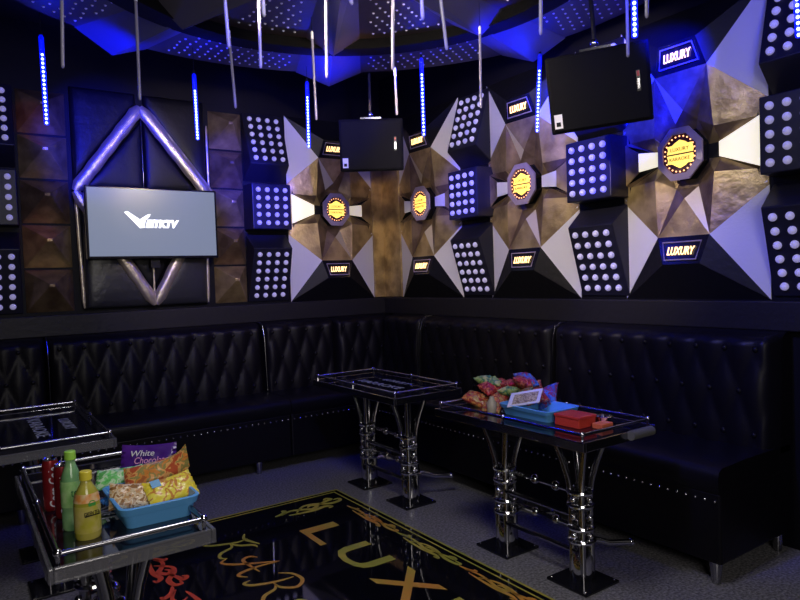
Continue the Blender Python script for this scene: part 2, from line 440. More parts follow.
    for i in range(24):
        an = 2*PI*i/24
        inst(RB, 'ring_lamp', med, (.082*math.cos(an), -.0885, .088*math.sin(an)))
    return t
RB = mesh_of(MB().ball((0, 0, 0), .0042, 8, 5), 'ring_lamp', M['ring_bulb'])
ZM = 1.87
g_star = 'bronze and white star relief panels along the two walls'
w = M['white_leather']
a = star_panel('star_wall_panel', {-1: (True, M['pad_cream']), 1: (False, M['pad_cream_dim'])})
place(a, (2.61, WY, ZM), 0, 'bronze and white star relief panel left of the room corner, large bright cream pad on its left', g_star); a['category'] = 'wall panel'
b = star_panel('star_wall_panel', {-1: (False, M['white_leather']), 1: (False, M['white_leather'])})
place(b, (WX, 4.09, ZM), RZ, 'narrow-looking star relief panel just right of the room corner, plain white side pads', g_star); b['category'] = 'wall panel'
c = copy_tree(b)
place(c, (WX, 3.00, ZM), RZ, 'star relief panel left of the large hanging speaker, third along from the television', g_star)
d = star_panel('star_wall_panel', {-1: (False, M['pad_cream']), 1: (True, M['pad_cream'])})
place(d, (WX, 1.90, ZM), RZ, 'largest star relief panel right of the big hanging speaker, both side pads bright cream', g_star); d['category'] = 'wall panel'
# plain bronze leather corner strips
tag(MB().box(3.0, WX - .012, WY - .02, WY, 1.14, 2.6).build('corner_wall_panel', M['gold_leather'], bevel=.004), 'tall plain bronze leather strip left of the corner seam', 'wall panel', 'bronze corner strips')
tag(MB().box(WX - .02, WX, 4.48, WY - .012, 1.14, 2.6).build('corner_wall_panel', M['gold_leather'], bevel=.004), 'tall plain bronze leather strip right of the corner seam', 'wall panel', 'bronze corner strips')

# ------------------------------------------------------------------ dotted lamp boxes
BM = mesh_of(MB().ball((0, 0, 0), .0185, 12, 8), 'globe_bulb', M['bulb'])
def lamp_box(kind, w=.31):
    t = thing('dotted_lamp_box'); t['category'] = 'wall light'
    h = w/2; c = MB()
    if kind == 'mid':
        z0, z1, d0, d1 = -.17, .17, .14, .14
        c.add([(-h-.015, 0, z0), (h+.015, 0, z0), (h+.015, 0, z1), (-h-.015, 0, z1), (-h, -d0, z0), (h, -d0, z0), (h, -d1, z1), (-h, -d1, z1)],
              [(0, 1, 2, 3), (4, 7, 6, 5), (0, 4, 5, 1), (1, 5, 6, 2), (2, 6, 7, 3), (3, 7, 4, 0)])
        rows = 5
    else:
        s = -1 if kind == 'low' else 1      # deep edge faces the middle box
        zi, zo = s*.315, s*.715
        c.add([(-h-.01, 0, s*.20), (h+.01, 0, s*.20), (h, -.14, zi), (-h, -.14, zi), (h+.01, -.012, zo), (-h-.01, -.012, zo), (h+.01, 0, zo), (-h-.01, 0, zo)],
              [(0, 1, 2, 3), (3, 2, 4, 5), (5, 4, 6, 7), (0, 7, 6, 1), (0, 3, 5, 7), (1, 6, 4, 2)])
        rows = 6; z0, z1 = zi, zo; d0, d1 = .14, .012
    c.build('case', M['case'], t, bevel=.006)
    for r in range(rows):
        f = (r + .75) / (rows + .5)
        for q in range(4):
            x = (q - 1.5) * .072
            inst(BM, 'bulb', t, (x, -(d0 + (d1-d0)*f) - .004, z0 + (z1-z0)*f))
    return t
proto = {k: lamp_box(k) for k in ('up', 'mid', 'low')}
cols = [((.21, WY), 0, 'at the far left edge'), ((2.03, WY), 0, 'right of the television'),
        ((WX, 3.52), RZ, 'between second and third star panels'), ((WX, 2.43), RZ, 'just left of the largest star panel'),
        ((WX, 1.33), RZ, 'at the right edge')]
wd = {'up': 'upper sloping black box of globe bulbs ', 'mid': 'middle flat black box of globe bulbs ', 'low': 'lower sloping black box of globe bulbs '}
for i, ((x, y), rz, desc) in enumerate(cols):
    for k in ('up', 'mid', 'low'):
        o = proto[k] if i == 0 else copy_tree(proto[k])
        place(o, (x, y, ZM), rz, wd[k] + desc, 'black lamp boxes with white globe bulbs')

# ------------------------------------------------------------------ pyramid columns beside the television
def pyramid_column(x, w, label, mats):
    t = thing('pyramid_wall_panel', (x, WY, 0), 0, label, 'wall panel', 'columns of pyramid studs flanking the television')
    z = 1.15
    for i in range(5):
        h = .285; z1 = z + h; zm = z + h * .62
        p = MB(); hw = w/2
        vs = [(-hw, 0, z+.005), (hw, 0, z+.005), (hw, 0, z1-.005), (-hw, 0, z1-.005), (-hw*.12, -.14, zm-.010), (hw*.12, -.14, zm-.010), (hw*.12, -.14, zm+.010), (-hw*.12, -.14, zm+.010)]
        p.add(vs, [(0, 1, 5, 4), (1, 2, 6, 5), (2, 3, 7, 6), (3, 0, 4, 7), (4, 5, 6, 7), (0, 3, 2, 1)])
        o = p.build('pyramid', mats[i % len(mats)], t, bevel=.004)
        z = z1
    return t
pyramid_column(.53, .28, 'column of bronze leather pyramids left of the television', [M['gold_dark'], M['gold_leather']])
pyramid_column(1.735, .25, 'column of bronze leather pyramids right of the television', [M['gold_leather'], M['gold_dark']])

# ------------------------------------------------------------------ padded panel behind the television
pad = thing('padded_wall_panel', (1.135, WY, 0), 0, 'black leather padded panel with pewter diamond trim behind the television', 'wall panel')
def cushion(outline, d, name, m, puff=.05):
    """pillowed polygon: rings shrinking to the centroid with rising depth"""
    cx = sum(p[0] for p in outline)/len(outline); cz = sum(p[1] for p in outline)/len(outline)
    pts = []
    n = len(outline)
    for i in range(n):
        a, b = outline[i], outline[(i+1) % n]
        for k in range(6): pts.append((a[0] + (b[0]-a[0])*k/6, a[1] + (b[1]-a[1])*k/6))
    N = len(pts); vs = []; fs = []
    rings = [(1, 0), (1, .015), (.985, .03), (.95, .045), (.88, .055), (.7, .06), (.4, .064), (.1, .065)]
    for s_, dd in rings:
        for p in pts: vs.append((cx + (p[0]-cx)*s_, -(dd*d/.065), cz + (p[1]-cz)*s_))
    for r_ in range(len(rings)-1):
        for i in range(N): fs.append((r_*N+i, r_*N+(i+1) % N, (r_+1)*N+(i+1) % N, (r_+1)*N+i))
    fs.append(tuple((len(rings)-1)*N + i for i in range(N)))
    return MB().add(vs, fs).build(name, m, pad, smooth=True)
T_, L_, B_, R_ = (-.015, 2.52), (-.44, 1.935), (.035, 1.175), (.44, 1.935)
cushion([(-.41, 1.16), (.025, 1.16), (.03, 1.19), (-.40, 1.90)], .07, 'lower_cushion', M['tv_pad'])
cushion([(.035, 1.16), (.41, 1.16), (.41, 1.90), (.03, 1.19)], .07, 'lower_cushion', M['tv_pad'])
cushion([(-.40, 1.95), (.40, 1.95), (.03, 1.24)][::-1], .05, 'inner_cushion', M['black_pad'])
cushion([(-.38, 1.96), (0, 1.96), (0, 2.44)][::-1], .05, 'inner_cushion', M['black_pad'])
cushion([(.01, 1.96), (.38, 1.96), (.01, 2.44)][::-1], .05, 'inner_cushion', M['black_pad'])
cushion([(-.44, 2.0), (-.03, 2.55), (-.03, 2.62), (-.44, 2.62)], .05, 'upper_cushion', M['black_pad'])
cushion([(.44, 2.62), (.02, 2.62), (.02, 2.55), (.44, 2.0)], .05, 'upper_cushion', M['black_pad'])
def strip(a, b, r, name='diamond_trim', m='silver_trim', flat=.55, d=.07):
    A = Vector((a[0], 0, a[1])); B = Vector((b[0], 0, b[1])); n = 14; dirv = (B-A).normalized(); side = Vector((dirv.z, 0, -dirv.x))
    vs = []; fs = []; K = 10
    for i in range(n+1):
        p = A + (B-A)*i/n; rr = r * (1 + .06*math.sin(i*2.1)) * (.55 if i in (0, n) else 1)
        for j in range(K):
            an = 2*PI*j/K; q = p + side*rr*math.cos(an); vs.append((q.x, -d - rr*flat*math.sin(an), q.z))
    for i in range(n):
        for j in range(K): fs.append((i*K+j, i*K+(j+1) % K, (i+1)*K+(j+1) % K, (i+1)*K+j))
    fs += [tuple(range(K))[::-1], tuple(n*K+j for j in range(K))]
    return MB().add(vs, fs).build(name, M[m], pad, smooth=True)
strip(T_, L_, .042); strip(T_, R_, .042); strip(L_, B_, .040); strip(R_, B_, .040)
strip((.05, 2.50), (.47, 1.96), .010, 'piping')
strip((-.43, 1.90), (-.41, 1.17), .012, 'piping', d=.03); strip((.43, 1.90), (.415, 1.17), .010, 'piping', d=.03)
strip((.452, 2.45), (.452, 1.98), .008, 'piping', d=.03); strip((-.005, 2.46), (-.005, 1.98), .006, 'piping', 'black_gloss', d=.05)
strip((.03, 1.50), (.03, 1.2), .007, 'piping', d=.065)

# ------------------------------------------------------------------ television
tv = thing('television', (1.165, WY - .115, 1.725), 0, 'wall mounted flat television showing a white logo on grey blue', 'television')
MB().box(-.43, .43, -.045, -.005, -.238, .238).build('bezel', M['bezel'], tv, bevel=.006)
scn = MB().box(-.415, .415, -.0465, -.0445, -.220, .226).build('screen', M['tv_screen'], tv)
tv.children[1]['label'] = 'glowing grey blue screen'
MB().box(-.03, .03, -.008, .045, -.30, .05).box(-.16, .16, -.005, .045, -.05, .05).build('wall_mount', M['black_matte'], tv)
lg = MB()
def flatpoly(pts, y0, y1, mb):
    n = len(pts); vs = [(p[0], y0, p[1]) for p in pts] + [(p[0], y1, p[1]) for p in pts]
    mb.add(vs, [tuple(range(n)), tuple(range(2*n-1, n-1, -1))] + [(i, i+n, (i+1) % n+n, (i+1) % n) for i in range(n)])
flatpoly([(-.195, .070), (-.175, .078), (-.098, .024), (-.050, .056), (-.028, .062), (-.034, .045), (-.062, .018), (-.070, -.030), (-.100, -.034), (-.130, .0)], -.0485, -.047, lg)
lgo = lg.build('logo', M['tv_logo'], scn)
text('IETKTV', 'lettering', M['tv_logo'], scn, .1, .0012, Matrix.Translation((.048, -.0478, -.004)) @ STAND, shear=.28, width=.225, height=.055, offset=.008)
flatpoly([(.150, .012), (.190, .018), (.190, .034), (.150, .030)], -.0485, -.047, MB()) 

# ------------------------------------------------------------------ sofas
SEG = .6
NAIL = mesh_of(MB().ball((0, 0, 0), .0062, 8, 6), 'nailhead', M['chrome'])
BUT = mesh_of(MB().ball((0, 0, 0), .013, 10, 6, (1, .6, 1)), 'button', M['black_leather'])
def tuft_back(w, x0=0., z0=.46, z1=1.0, su=.14, sv=.38, zrow=.925, dep=.20, endcurl=True, ry=0.):
    nx, nz = int(w/.014), 34; vs = []; fs = []
    for j in range(nz+1):
        z = z0 + (z1-z0)*j/nz
        for i in range(nx+1):
            x = w*i/nx; a = (x-.07)/su; bb = (z - zrow)/sv
            p = abs(math.sin(PI*(a+bb)))*abs(math.sin(PI*(a-bb)))
            puff = .019 * p**.62
            fl = min(x, w-x); er = .045
            edge = math.sqrt(max(0, 1-(1-min(fl/er, 1))**2))
            tp = min((z1-z)/.05, 1); tope = math.sqrt(max(0, 1-(1-tp)**2))
            puff *= min(1, fl/.06) * min(1, (z1-z)/.05)
            d = .02 + (dep - .055) * (.35 + .65*edge) * (.25 + .75*tope) + puff
            slope = (z1 - z) * .06
            vs.append((x, -(d + slope), z))
    for j in range(nz):
        for i in range(nx):
            q = j*(nx+1)+i; fs.append((q, q+1, q+nx+2, q+nx+1))
    o = len(vs)      # back skin closes the volume
    vs += [(0, 0, z0), (w, 0, z0), (w, 0, z1), (0, 0, z1)]
    L = [(nx+1)*j for j in range(nz+1)]; Rr = [(nx+1)*j+nx for j in range(nz+1)]
    fs.append(tuple(L[::-1]) + (o, o+3)[::1]); fs.append(tuple(Rr) + (o+2, o+1))
    fs.append(tuple(range(nx, -1, -1)) + (o, o+1)); fs.append(tuple(nz*(nx+1)+i for i in range(nx+1)) + (o+2, o+3)); fs.append((o, o+3, o+2, o+1))
    buttons = []
    for r_, zz in enumerate((zrow, zrow-sv/2, zrow-sv)):
        x = .07 + (su/2 if r_ % 2 else 0)
        while x < w - .05:
            if z0 < zz: buttons.append((x, -(.02 + dep - .055 + (z1-zz)*.06 + .004), zz))
            x += su
    return MB().add(vs, fs), buttons
def sofa(w, label, legs=(), nails=True, ends=()):
    t = thing('sofa_section', label=label, cat='sofa', group='black tufted leather sofa sections along the walls')
    mb, bs = tuft_back(w)
    bk = mb.build('backrest', M['black_leather'], t, smooth=True)
    for p in bs: inst(BUT, 'button', bk, p)
    MB().tube([(.004, -.012, .99), (.004, -.10, 1.0), (.004, -.15, .975), (.004, -.175, .90), (.004, -.185, .75), (.004, -.20, .50)], .0035, 8).build('piping', M['dark_chrome'], bk)
    s = MB(); n = 16; prof = [(-.02, .38), (-.60, .38), (-.612, .40), (-.615, .45), (-.605, .475), (-.585, .487), (-.4, .492), (-.02, .488)]
    vs = [(x, y, z) for x in (0, w) for y, z in prof]; k = len(prof)
    s.add(vs, [tuple(range(k)), tuple(range(2*k-1, k-1, -1))] + [(i, i+k, (i+1) % k + k, (i+1) % k) for i in range(k)])
    s.build('seat', M['black_leather'], t, smooth=True)
    base = MB().box(.0, w, -.60, -.02, .09, .385).build('base', M['black_leather'], t, bevel=.01)
    if nails:
        k = int(w/.042)
        for i in range(k): inst(NAIL, 'nailhead', base, ((i+.5)*w/k, -.603, .351))
    for x, y in legs:
        MB().lathe([(.016, 0), (.018, .01), (.027, .085), (.027, .095)], (x, y, 0), 14).build('leg', M['dark_chrome'], t, smooth=True)
    return t
place(sofa(1.2, 'tufted black sofa section cut by the left edge, behind a glass table', [(.2, -.55), (1.0, -.55)]), (-.73, WY - .012, 0))
place(sofa(1.42, 'long tufted black leather sofa section under the television', [(.06, -.55), (1.20, -.54), (1.20, -.2)]), (.475, WY - .012, 0))
place(sofa(.61, 'short tufted black sofa section against the back wall next to the corner unit', [(.3, -.2)]), (1.90, WY - .012, 0))
# corner unit
co = thing('corner_sofa', label='black leather corner sofa unit where the two rows meet', cat='sofa', group='black tufted leather sofa sections along the walls')
cm, bs = tuft_back(.595); bk = cm.build('backrest', M['black_leather'], co, smooth=True)
for p in bs[:]: inst(BUT, 'button', bk, p)
bk.location = (2.512, WY - .012, 0)
cm, bs = tuft_back(.52); b2 = cm.build('backrest', M['black_leather'], co, smooth=True)
b2.location = (WX - .012, WY - .20, 0); b2.rotation_euler = (0, 0, RZ)
MB().tube([(.515, -.012, .99), (.515, -.10, 1.0), (.515, -.15, .975), (.515, -.175, .90), (.515, -.185, .75), (.515, -.20, .50)], .0035, 8).build('piping', M['dark_chrome'], b2)
MB().box(2.512, WX-.03, 4.012, WY-.03, .38, .49).build('seat', M['black_leather'], co, bevel=.02)
MB().box(2.53, WX-.03, 4.02, WY-.03, .09, .38).build('base', M['black_leather'], co, bevel=.01)
place(sofa(1.32, 'tufted black leather sofa section on the right wall, right of the corner unit', [(.1, -.55), (1.25, -.55)]), (WX - .012, 4.01, 0), RZ)
last = sofa(1.26, 'tufted black leather end sofa section at the right, behind the table with the snack heap', [(.1, -.55), (1.22, -.57), (1.22, -.06)])
place(last, (WX - .012, 2.685, 0), RZ)

# ------------------------------------------------------------------ glass tables
def column(t, y):
    """stack of chrome rings and balls around four bent tubes on a black plate"""
    p = MB().box(-.105, .105, y-.105, y+.105, 0, .012).build('base_plate', M['black_gloss'], t, bevel=.003)
    for sx in (-1, 1):
        for sy in (-1, 1): inst(SC, 'screw', p, (sx*.09, y+sy*.09, .013))
    for sx in (-1, 1):
        for sy in (-1, 1):
            pts = [(sx*.027, y+sy*.027, .012), (sx*.027, y+sy*.027, .36), (sx*.032, y+sy*.034, .43), (sx*.042, y+sy*.050, .50), (sx*.056, y+sy*.070, .57), (sx*.066, y+sy*.085, .629)]
            MB().tube(pts, .0145, 12).build('leg_tube', M['dark_chrome'], t, smooth=True)
    for z in (.385, .33, .235, .18):
        MB().torus((0, y, z), .050, .0105).build('ring', M['chrome'], t, smooth=True)
        MB().lathe([(.040, -.022), (.046, -.014), (.040, -.006)], (0, y, z), 20).build('cup', M['chrome'], t, smooth=True)
    for z in (.357, .283, .205):
        for a in range(4): inst(PB, 'ball', t, (.046*math.cos(a*PI/2), y+.046*math.sin(a*PI/2), z))
    MB().lathe([(.044, .0), (.050, .03), (.046, .09), (.034, .13)], (0, y, .012), 16).build('socket', M['chrome'], t, smooth=True)
PB = mesh_of(MB().ball((0, 0, 0), .0145, 10, 7), 'ball', M['chrome'])
SC = mesh_of(MB().ball((0, 0, 0), .006, 8, 5, (1, 1, .5)), 'screw', M['chrome'])
def glass_table(L, W=.44, cols=(.225, -.225), frameboost=False, twist=0., off=(0, 0)):
    t = thing('glass_table')
    h, l = W/2, L/2; zt = .653
    top = MB().box(-h-.012, h+.012, -l-.012, l+.012, zt, zt+.012).build('tabletop', M['glass_top'], t, bevel=.003)
    fr = MB()
    for x0, x1, y0, y1 in ((-h-.024, -h-.012, -l-.024, l+.024), (h+.012, h+.024, -l-.024, l+.024), (-h-.012, h+.012, -l-.024, -l-.012), (-h-.012, h+.012, l+.012, l+.024)):
        fr.box(x0, x1, y0, y1, zt-.024, zt+.014)
    ups = [top, fr.build('edge_frame', M['clear_edge'] if frameboost else M['dark_chrome'], t, bevel=.003)]
    for a, b in (((-h, -l), (h, -l)), ((-h, l), (h, l)), ((-h, -l), (-h, l)), ((h, -l), (h, l))):
        ups.append(MB().tube([(a[0], a[1], .690), (b[0], b[1], .690)], .0070, 10).build('rail', M['dark_chrome'], t, smooth=True))
    for x, y in ((-h, -l), (h, -l), (-h, l), (h, l), (-h, 0), (h, 0)):
        po = MB().tube([(x, y, zt+.012), (x, y, .690)], .005, 8).build('rail_post', M['chrome'], t, smooth=True); ups.append(po)
        inst(KN, 'ball_knob', po, (x, y, .692))
    text('KARAOKE', 'lettering', M['lettering'], top, 1., .0003, Matrix.Translation((-.02, 0, zt+.0128)) @ Matrix.Rotation(-PI/2, 4, 'Z'), width=L*.5, height=.055)
    text('LUXURY', 'lettering', M['lettering'], top, 1., .0003, Matrix.Translation((.10, 0, zt+.0128)) @ Matrix.Rotation(-PI/2, 4, 'Z'), width=L*.3, height=.045)
    for u in ups: u.rotation_euler = (0, 0, twist); u.location = (off[0], off[1], 0)
    MB().box(-.16, .16, -.03, .03, .617, .631).box(-.03, .03, cols[1]-.10, cols[0]+.10, .631, .6525).build('under_frame', M['black_gloss'], t, bevel=.002)
    for y in cols: column(t, y)
    y0, y1 = cols[1], cols[0]
    for z in (.36, .21):
        b = MB().tube([(.03, y0, z), (.03, y1, z)], .0105, 8)
        for f in (.36, .64): b.ball((.03, y0 + (y1-y0)*f, z), .022, 10, 7)
        b.build('stretcher', M['chrome'], t, smooth=True)
    for z in (.285, .135):
        MB().tube([(-.03, y0, z), (-.03, y1, z)], .011, 8).build('stretcher', M['dark_chrome'], t, smooth=True)
    for y, s in ((y0, 1), (y1, 1)):
        MB().tube([(.04, y, .15), (.09, y, .155), (.15, y-.02, .13), (.26, y-.05, .115)], .013, 10).ball((.262, y-.05, .115), .017, 8, 6).build('foot_bar', M['chrome'], t, smooth=True)
    return t
KN = mesh_of(MB().ball((0, 0, 0), .0105, 10, 7), 'ball_knob', M['chrome'])
gt = 'glass karaoke tables with chrome pedestals'
ta = glass_table(.88, .42, off=(-.02, 0))
place(ta, (2.14, 3.295, 0), 0, 'empty dark glass table with chrome pedestals in front of the room corner', gt); ta['category'] = 'table'
tb = glass_table(.85, .40, off=(-.015, 0))
MB().tube([(.02, -.462, .655), (.155, -.462, .655)], .019, 16).build('end_handle', mat('dull grey grip', (.13, .13, .12), .55, .2), tb, smooth=True)
place(tb, (2.13, 2.04, 0), 0, 'glass table at right carrying the snack heap and a red box', gt); tb['category'] = 'table'
tc_ = glass_table(.88, .34, frameboost=True)
place(tc_, (.345, 2.125, 0), 0, 'near left glass table carrying drink bottles, cans and a blue basket', gt); tc_['category'] = 'table'
td = glass_table(.94, .40, frameboost=True)
place(td, (.325, 3.43, 0), 0, 'empty glass table at the left edge, behind the one with the bottles', gt); td['category'] = 'table'
ZT = .6655
# ------------------------------------------------------------------ speakers
def speaker(w, h, dp):
    t = thing('hanging_speaker'); t['category'] = 'speaker'
    MB().box(-w/2, w/2, 0, dp, -h/2, h/2).build('cabinet', M['speaker'], t, bevel=.008)
    MB().box(-w/2+.012, w/2-.012, -.010, 0, -h/2+.012, h/2-.012).build('grille', M['speaker'], t, bevel=.004)
    lb = MB().box(-w/2+.018, -w/2+.055, -.012, -.0102, -h/2+.025, -h/2+.09).build('sticker', M['label_white'], t)
    MB().box(-w/2+.026, -w/2+.046, -.013, -.0121, -h/2+.035, -h/2+.055).build('print', M['black_matte'], lb)
    bd = MB().box(w/2-.062, w/2-.046, -.013, -.0102, -.04, .05).build('badge', M['black_gloss'], t)
    MB().box(w/2-.059, w/2-.049, -.0145, -.0131, .025, .048).build('red_mark', M['label_red'], bd)
    MB().box(w/2-.059, w/2-.049, -.0145, -.0131, -.03, .015).build('silver_mark', M['chrome'], bd)
    MB().box(-.07, .07, .03, .09, h/2, h/2+.012).ball((0, .06, h/2+.03), .022, 10, 7).build('bracket', M['chrome'], t, smooth=True)
    MB().tube([(0, .06, h/2+.02), (0, .06, h/2+.30)], .010, 8).build('hanger_rod', M['black_matte'], t)
    return t
g_sp = 'black hanging loudspeakers'
sA = speaker(.43, .345, .25); place(sA, (2.385, 3.745, 2.20), -math.radians(33), 'smaller black loudspeaker hanging in front of the room corner', g_sp)
sB = speaker(.455, .35, .26); place(sB, (2.50, 1.965, 2.137), -math.radians(53), 'larger black loudspeaker hanging beside the largest star panel', g_sp)

sA.rotation_euler = (math.radians(9), 0, -math.radians(33)); sB.rotation_euler = (math.radians(13), -math.radians(3.5), -math.radians(53))
# ------------------------------------------------------------------ meteor light tubes
UN = [((0.405,2.752,2.599),(0.388,2.744,2.129),'leftmost of all, purplish, beside the lit one'),((0.742,3.073,2.599),(0.736,3.058,2.129),'pointing at the tip of the diamond above the television'),
((0.840,2.272,2.598),(0.850,2.246,2.129),'upper of the two above the right end of the television'),((1.145,3.019,2.490),(1.155,2.997,2.129),'lower of the two above the right end of the television'),
((1.042,2.408,2.599),(1.031,2.396,2.129),'above the lamp boxes right of the television'),((0.849,1.952,2.599),(0.849,1.932,2.129),'tip only, at the top edge above the lamp boxes'),
((1.333,2.395,2.599),(1.315,2.387,2.129),'long one ending above the first star panel'),((1.604,3.053,2.579),(1.602,3.036,2.129),'shorter one just right of the lit one over the first star panel'),
((0.988,1.775,2.593),(1.042,1.718,2.129),'tip only, at the top edge above the smaller speaker'),((1.520,2.176,2.599),(1.497,2.172,2.129),'long one directly above the right side of the smaller speaker'),
((1.921,2.769,2.359),(1.919,2.761,2.129),'short dim one just above the smaller speaker'),((1.302,1.722,2.599),(1.299,1.704,2.129),'short tip above the lit tube right of the smaller speaker'),
((1.520,1.922,2.597),(1.544,1.886,2.129),'bright tilted one right of the smaller speaker'),((2.232,2.463,2.527),(2.217,2.456,2.129),'dim one over the upper lamp box right of the corner'),
((1.762,1.611,2.599),(1.740,1.607,2.129),'thin one above the lit tube by the larger speaker'),((2.235,1.611,2.599),(2.220,1.602,2.129),'in front of the larger speaker'),
((1.961,1.327,2.599),(1.938,1.323,2.129),'tip only, at the top edge above the larger speaker')]
LIT = [((0.438,3.749,2.593),(0.441,3.728,2.129),'left of the television'),((1.212,3.772,2.520),(1.212,3.756,2.129),'above the right end of the television'),
((1.899,3.706,2.554),(1.889,3.695,2.129),'over the first star panel'),((2.352,3.113,2.600),(2.343,3.100,2.129),'right of the smaller speaker'),
((2.975-.04,2.720,2.600),(2.938-.04,2.726,2.129),'left of the larger speaker'),((2.069,1.460,2.55),(2.064,1.459,2.129),'behind the top of the larger speaker'),
((2.613,1.171,2.599),(2.611,1.153,2.129),'at the top right edge of the photo')]
def tube_light(t0, t1, lit, label):
    b = Vector(t1); a = Vector(t0); L = (a-b).length; ax = (a-b).normalized()
    q = Vector((0, 0, 1)).rotation_difference(ax)
    t = thing('meteor_light_tube', tuple(b), 0, label, 'hanging light', 'lit blue meteor tubes' if lit else 'unlit meteor tubes')
    t.rotation_mode = 'QUATERNION'; t.rotation_quaternion = q
    R_ = .0120 if lit else .0065  # lit tubes widened so the blue body stands in for their halo
    MB().lathe([(.002, 0), (R_-.001, .004), (R_, .012), (R_, L-.02), (.004, L)], (0, 0, 0), 10).build('tube', M['tube_lit' if lit else 'tube'], t, smooth=True)
    MB().lathe([(.0075, L-.03), (.0075, L+.005), (.003, L+.012)], (0, 0, 0), 10).build('end_cap', M['label_white'] if not lit else M['black_matte'], t, smooth=True)
    top = ZD if math.hypot(a.x-CX, a.y-CY) < 1.62 else ZC
    if top - a.z > .01:
        e = q.inverted() @ Vector((0, 0, top - a.z))
        MB().tube([(0, 0, L+.005), (e.x, e.y, L + e.z)], .0014, 5).build('wire', M['black_matte'], t)
    if lit:
        n = 17; mb = MB()
        for i in range(n): mb.ball((0, 0, .012 + (L-.12)*i/(n-1)), .0066, 8, 6)
        mb.build('led_row', M['led'], t)
        ld = bpy.data.lights.new('tube_glow', 'POINT'); ld.energy = 5; ld.color = (0., .01, 1.); ld.shadow_soft_size = .03
        lo = bpy.data.objects.new('tube_glow', ld); C.objects.link(lo); lo.location = tuple(b + ax * L * .6 + Vector((.04, .04, 0)))
for a_, b_, d_ in UN: tube_light(a_, b_, False, 'unlit hanging tube, ' + d_)
for a_, b_, d_ in LIT: tube_light(a_, b_, True, 'glowing blue hanging tube ' + d_)

# ------------------------------------------------------------------ drinks
def can(x, y, rz, label):
    t = thing('soda_can', (x, y, ZT), rz, label, 'can', 'red soda cans')
    MB().lathe([(.016, 0), (.0205, .006), (.0215, .012), (.0215, .132), (.0185, .146)], (0, 0, 0), 24).build('body', mat('red can', (.26, .015, .02), .3, .3), t, smooth=True)
    MB().lathe([(.0185, .146), (.0195, .149), (.0185, .151), (.016, .147)], (0, 0, 0), 24).build('lid', M['chrome'], t, smooth=True)
    o = text('Coca-Cola', 'lettering', M['label_white'], t, .1, .0006, None, width=.115, height=.024, offset=.001, shear=.2)
    for v in o.data.vertices:   # wrap the word upright around the can
        u, w_ = v.co.y / .0220, v.co.x
        r_ = .0219 + v.co.z*.5
        v.co = Vector((r_*math.sin(-u), -r_*math.cos(u), .070 + w_))
    return t
can(.213, 2.118, .2, 'red soda can, the left and rear one of the two cans')
can(.232, 2.025, .1, 'red soda can, the right and front one beside the green capped bottle')
def bottle(x, y, prof, capc, liq, h, label, cols, lab=None):
    t = thing('drink_bottle', (x, y, ZT), .25, label, 'bottle', 'plastic drink bottles')
    MB().lathe(prof, (0, 0, 0), 28).build('body', liq, t, smooth=True)
    r = prof[-1][0] + .003
    c = MB(); n = 36
    c.lathe([(r, h-.026), (r+.0015, h-.025), (r+.001, h-.002), (r-.001, h)], (0, 0, 0), 28)
    c.build('cap', capc, t, smooth=True)
    for (r0, z0, z1, m_) in cols:
        MB().lathe([(r0, z0), (r0, z1)], (0, 0, 0), 28, capb=False, capt=False).build('label_band', m_, t, smooth=True)
    t.scale = (.84, .84, .87)
    return t
gl = mat('pale green drink', (.30, .55, .24), .15, noise=((.16, .38, .16), 14)); yl = mat('yellow green drink', (.42, .40, .04), .18, noise=((.55, .48, .10), 12))
b1 = bottle(.240, 1.915, [(.027, 0), (.031, .008), (.031, .05), (.029, .06), (.031, .07), (.031, .135), (.027, .165), (.0145, .200), (.0125, .212), (.0125, .222)],
       mat('lime cap', (.35, .72, .08), .4), gl, .238, 'taller pale green tea bottle with a lime green cap', [(.0318, .072, .150, mat('green label', (.25, .60, .16), .35, noise=((.45, .7, .3), 30)))])
text('tea', 'lettering', mat('dark green ink', (.04, .2, .05), .5), b1, .1, .0008, Matrix.Translation((0, -.0322, .115)) @ STAND, width=.03, height=.02)
b2_ = bottle(.262, 1.825, [(.034, 0), (.037, .008), (.037, .045), (.036, .05), (.037, .055), (.0365, .105), (.030, .135), (.0165, .160), (.0135, .170), (.0135, .180)],
       mat('yellow cap', (.80, .68, .05), .4), yl, .195, 'shorter yellow drink bottle with a yellow cap and printed label', [(.0378, .020, .098, mat('yellow label', (.50, .46, .04), .35, noise=((.62, .52, .16), 25)))])
text('GREEN TEA', 'lettering', M['black_matte'], b2_, .1, .0008, Matrix.Translation((-.002, -.0386, .078)) @ STAND, width=.046, height=.012)
MB().box(-.024, .020, -.0392, -.0383, .070, .073).build('label_stripe', M['black_matte'], b2_)
MB().lathe([(.0, -.0005), (.011, 0), (.011, .001)], (0, 0, 0), 16, mx=Matrix.Translation((0, -.0355, .104)) @ STAND).build('label_leaf', mat('green leaf print', (.05, .35, .06), .5), b2_)
MB().lathe([(.0365, .108), (.0310, .133)], (0, 0, 0), 28, capb=False, capt=False).build('neck_label', mat('orange neck label', (.75, .30, .06), .4, noise=((.8, .6, .3), 40)), b2_, smooth=True).scale = (1.03, 1.03, 1)

